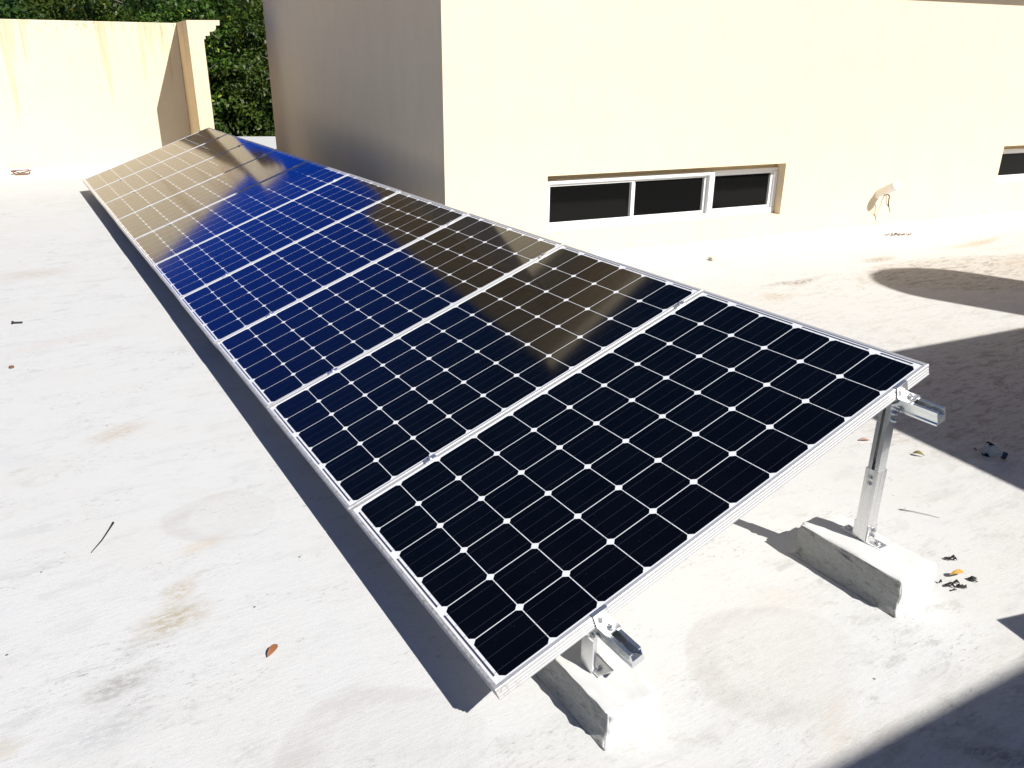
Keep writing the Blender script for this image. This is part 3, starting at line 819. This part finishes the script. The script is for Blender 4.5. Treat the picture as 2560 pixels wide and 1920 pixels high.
# cut-off bottle top
bot = thing('bottle_top', 'cut-off clear bottle top with navy cap lying in the shade', 'bottle', (2.64, 0.245, 0.0))
ax = Vector((-0.055, 0.075, 0.022)).normalized()
c0 = Vector((0.012, -0.018, 0.016))
b = MB()
b.tube([c0 + ax * a for a in (0.010, 0.022, 0.034, 0.052, 0.080)], [0.0125, 0.0125, 0.020, 0.030, 0.034], 24, cap=False)
o = b.build('bottle_neck', M['bottle'], bot, smooth=True); sm = o.modifiers.new('thickness', 'SOLIDIFY'); sm.thickness = 0.0008
b = MB(); b.tube([c0 - ax * 0.006, c0 + ax * 0.012], 0.0155, 20); b.build('cap', M['bottle_cap'], bot, bevel=0.001)

# ---------------------------------------------------------------- trees beyond the roof
def leaf_cloud(seed, n_clump, per, rad, mat, leaf=(0.085, 0.15)):
    rng = np.random.default_rng(seed)
    lob = rng.normal(size=(9, 3)); lob /= np.linalg.norm(lob, axis=1)[:, None]
    nb_ = n_clump
    d = rng.normal(size=(nb_, 3)); d /= np.linalg.norm(d, axis=1)[:, None]
    d = d[d[:, 1] < 0.55]                                # the far side is never seen
    bump = np.max(np.clip(d @ lob.T, 0, 1) ** 6, axis=1)
    rr = (0.66 + 0.30 * bump) * (1 - 0.40 * rng.random(len(d)) ** 1.2)
    big = d * rr[:, None] * np.array(rad)
    bt_ = rng.random(len(d))
    SUB = 11
    cen = np.repeat(big, SUB, axis=0) + rng.normal(size=(len(d) * SUB, 3)) * np.array([0.26, 0.22, 0.13])
    d = np.repeat(d, SUB, axis=0); bt_ = np.repeat(bt_, SUB)
    N = len(cen) * per
    c = np.repeat(cen, per, axis=0) + rng.normal(size=(N, 3)) * 0.075
    out = np.repeat(d, per, axis=0)
    axis = out * 0.5 + rng.normal(size=(N, 3)) * 0.65 + np.array([0, -0.1, -0.25])
    axis /= np.linalg.norm(axis, axis=1)[:, None]
    nor = out * 0.8 + rng.normal(size=(N, 3)) * 0.6 + np.array([0, -0.15, 0.55])
    side = np.cross(axis, nor); side /= np.linalg.norm(side, axis=1)[:, None]
    nor = np.cross(side, axis)
    L = rng.uniform(leaf[0], leaf[1], N)[:, None]; W = L * rng.uniform(0.20, 0.30, N)[:, None]
    p0 = c; p3 = c + axis * L - nor * L * 0.10
    pm = c + axis * L * 0.48 + nor * L * 0.04
    p1 = pm + side * W; p2 = pm - side * W
    V = np.stack([p0, p1, p3, p2], axis=1).reshape(-1, 3)
    me = bpy.data.meshes.new('foliage')
    me.vertices.add(4 * N); me.vertices.foreach_set('co', V.ravel())
    me.loops.add(4 * N); me.loops.foreach_set('vertex_index', np.arange(4 * N))
    me.polygons.add(N); me.polygons.foreach_set('loop_start', np.arange(0, 4 * N, 4)); me.polygons.foreach_set('loop_total', np.full(N, 4))
    a = me.attributes.new('tint', 'FLOAT_VECTOR', 'FACE')
    tint = np.stack([np.clip(np.repeat(bt_, per) * 0.65 + rng.random(N) * 0.4, 0, 1), np.repeat(rng.random(len(cen)), per) * 0.6 + rng.random(N) * 0.42, rng.random(N)], axis=1)
    a.data.foreach_set('vector', tint.astype(np.float32).ravel())
    me.update(); me.validate()
    me.materials.append(mat)
    return me
crowns = [leaf_cloud(1, 105, 13, (2.1, 1.7, 3.0), M['leaf_a']), leaf_cloud(2, 105, 13, (2.2, 1.8, 2.9), M['leaf_b'], (0.09, 0.17)), leaf_cloud(3, 105, 13, (2.0, 1.7, 3.1), M['leaf_c'], (0.08, 0.14))]
def tree(x, y, z, k, rz, sc, label, twigs=False):
    t = thing('broadleaf_tree', label, 'tree', (x, y, -7.0), (0, 0, 0), 'trees beyond the roof edge')
    o = bpy.data.objects.new('crown', crowns[k]); COL.objects.link(o); o.parent = t
    o.location = (0, 0, 7.0 + z); o.rotation_euler = (0, 0, rz); o.scale = sc
    b = MB(); r = random.Random(int(x * 100) + k)
    b.tube([(0, 0.3, 0), (0.1, 0.3, 3), (0.05, 0.3, 5.2), (0, 0.35, 7.0 + z)], [0.22, 0.17, 0.13, 0.07], 10)
    for _ in range(9):
        a, h = r.uniform(0, 2 * pi), r.uniform(4.6, 6.8 + z)
        p = Vector((0.05, 0.3, h)); q = p + Vector((cos(a) * r.uniform(0.7, 1.4), sin(a) * r.uniform(0.5, 1.0), r.uniform(0.6, 1.5)))
        b.tube([p, p.lerp(q, 0.5) + Vector((0, 0, 0.1)), q], [0.06, 0.04, 0.015], 6)
    b.build('trunk', M['bark'], t, smooth=True)
    if twigs:
        b = MB()
        for _ in range(twigs):
            a = r.uniform(0.2, 1.2); p = Vector((r.uniform(-1.0, 1.2), -1.62 - r.random() * 0.15, 7.0 + z + r.uniform(0.2, 2.2)))
            q = p + Vector((r.uniform(0.2, 0.6) * r.choice((-1, 1)), -0.1, r.uniform(-0.05, 0.35)))
            b.tube([p, p.lerp(q, 0.5) + Vector((0, 0, r.uniform(-0.05, 0.05))), q], [0.008, 0.006, 0.003], 5)
        b.build('bare_twigs', M['pale_twig'], t)
    return t
T = [(-7.6, 21.4, 0.9, 1, 0.2, (1.05, 1, 1.0), 'dark tree at the far left end of the strip above the parapet wall', 0),
     (-5.2, 20.6, 0.7, 2, 1.0, (1.0, 1, 1.0), 'olive tree above the left end of the parapet wall in view', 3),
     (-3.0, 21.0, 0.8, 0, -0.5, (1.0, 1, 1.0), 'green tree above the left part of the parapet wall', 3),
     (-0.9, 20.4, 0.7, 1, 0.5, (1.0, 1, 0.98), 'dark green tree above the middle of the parapet wall', 2),
     (1.2, 20.7, 0.8, 2, 0.3, (1.0, 1, 1.0), 'yellowish tree above the right part of the parapet wall', 3),
     (3.2, 20.2, 0.5, 0, 0.1, (1.0, 1, 1.05), 'bright green tree behind the stepped cornice of the parapet pier', 4),
     (4.9, 20.0, 0.2, 2, -0.4, (1.0, 1, 1.08), 'leafy tree in the gap between pier and building', 6),
     (6.6, 20.6, 0.6, 0, 0.7, (1.0, 1, 1.0), 'tree half hidden by the shaded side wall of the building', 4),
     (8.6, 21.2, 0.5, 1, 0.0, (1.0, 1, 1.0), 'tree behind the building', 0)]
for a in T: tree(*a)
# second row, lower on the slope, closing the gaps
T2 = [(-6.3, 23.6, 0.9), (-4.0, 23.8, 1.0), (-1.8, 23.4, 0.9), (0.4, 23.8, 1.0), (2.4, 23.2, 0.8), (4.2, 23.0, 0.9), (5.9, 23.4, 0.9), (7.8, 23.8, 0.8)]
where = ['far left', 'left', 'centre left', 'centre', 'centre right', 'pier end', 'gap side', 'building side']
for k, (x, y, z) in enumerate(T2):
    tree(x, y, z, (1, 0, 1, 2, 1, 0, 1, 2)[k], 0.6 * k, (1.0, 1.0, 0.98), 'shaded back-row tree filling the gaps at the %s' % where[k])
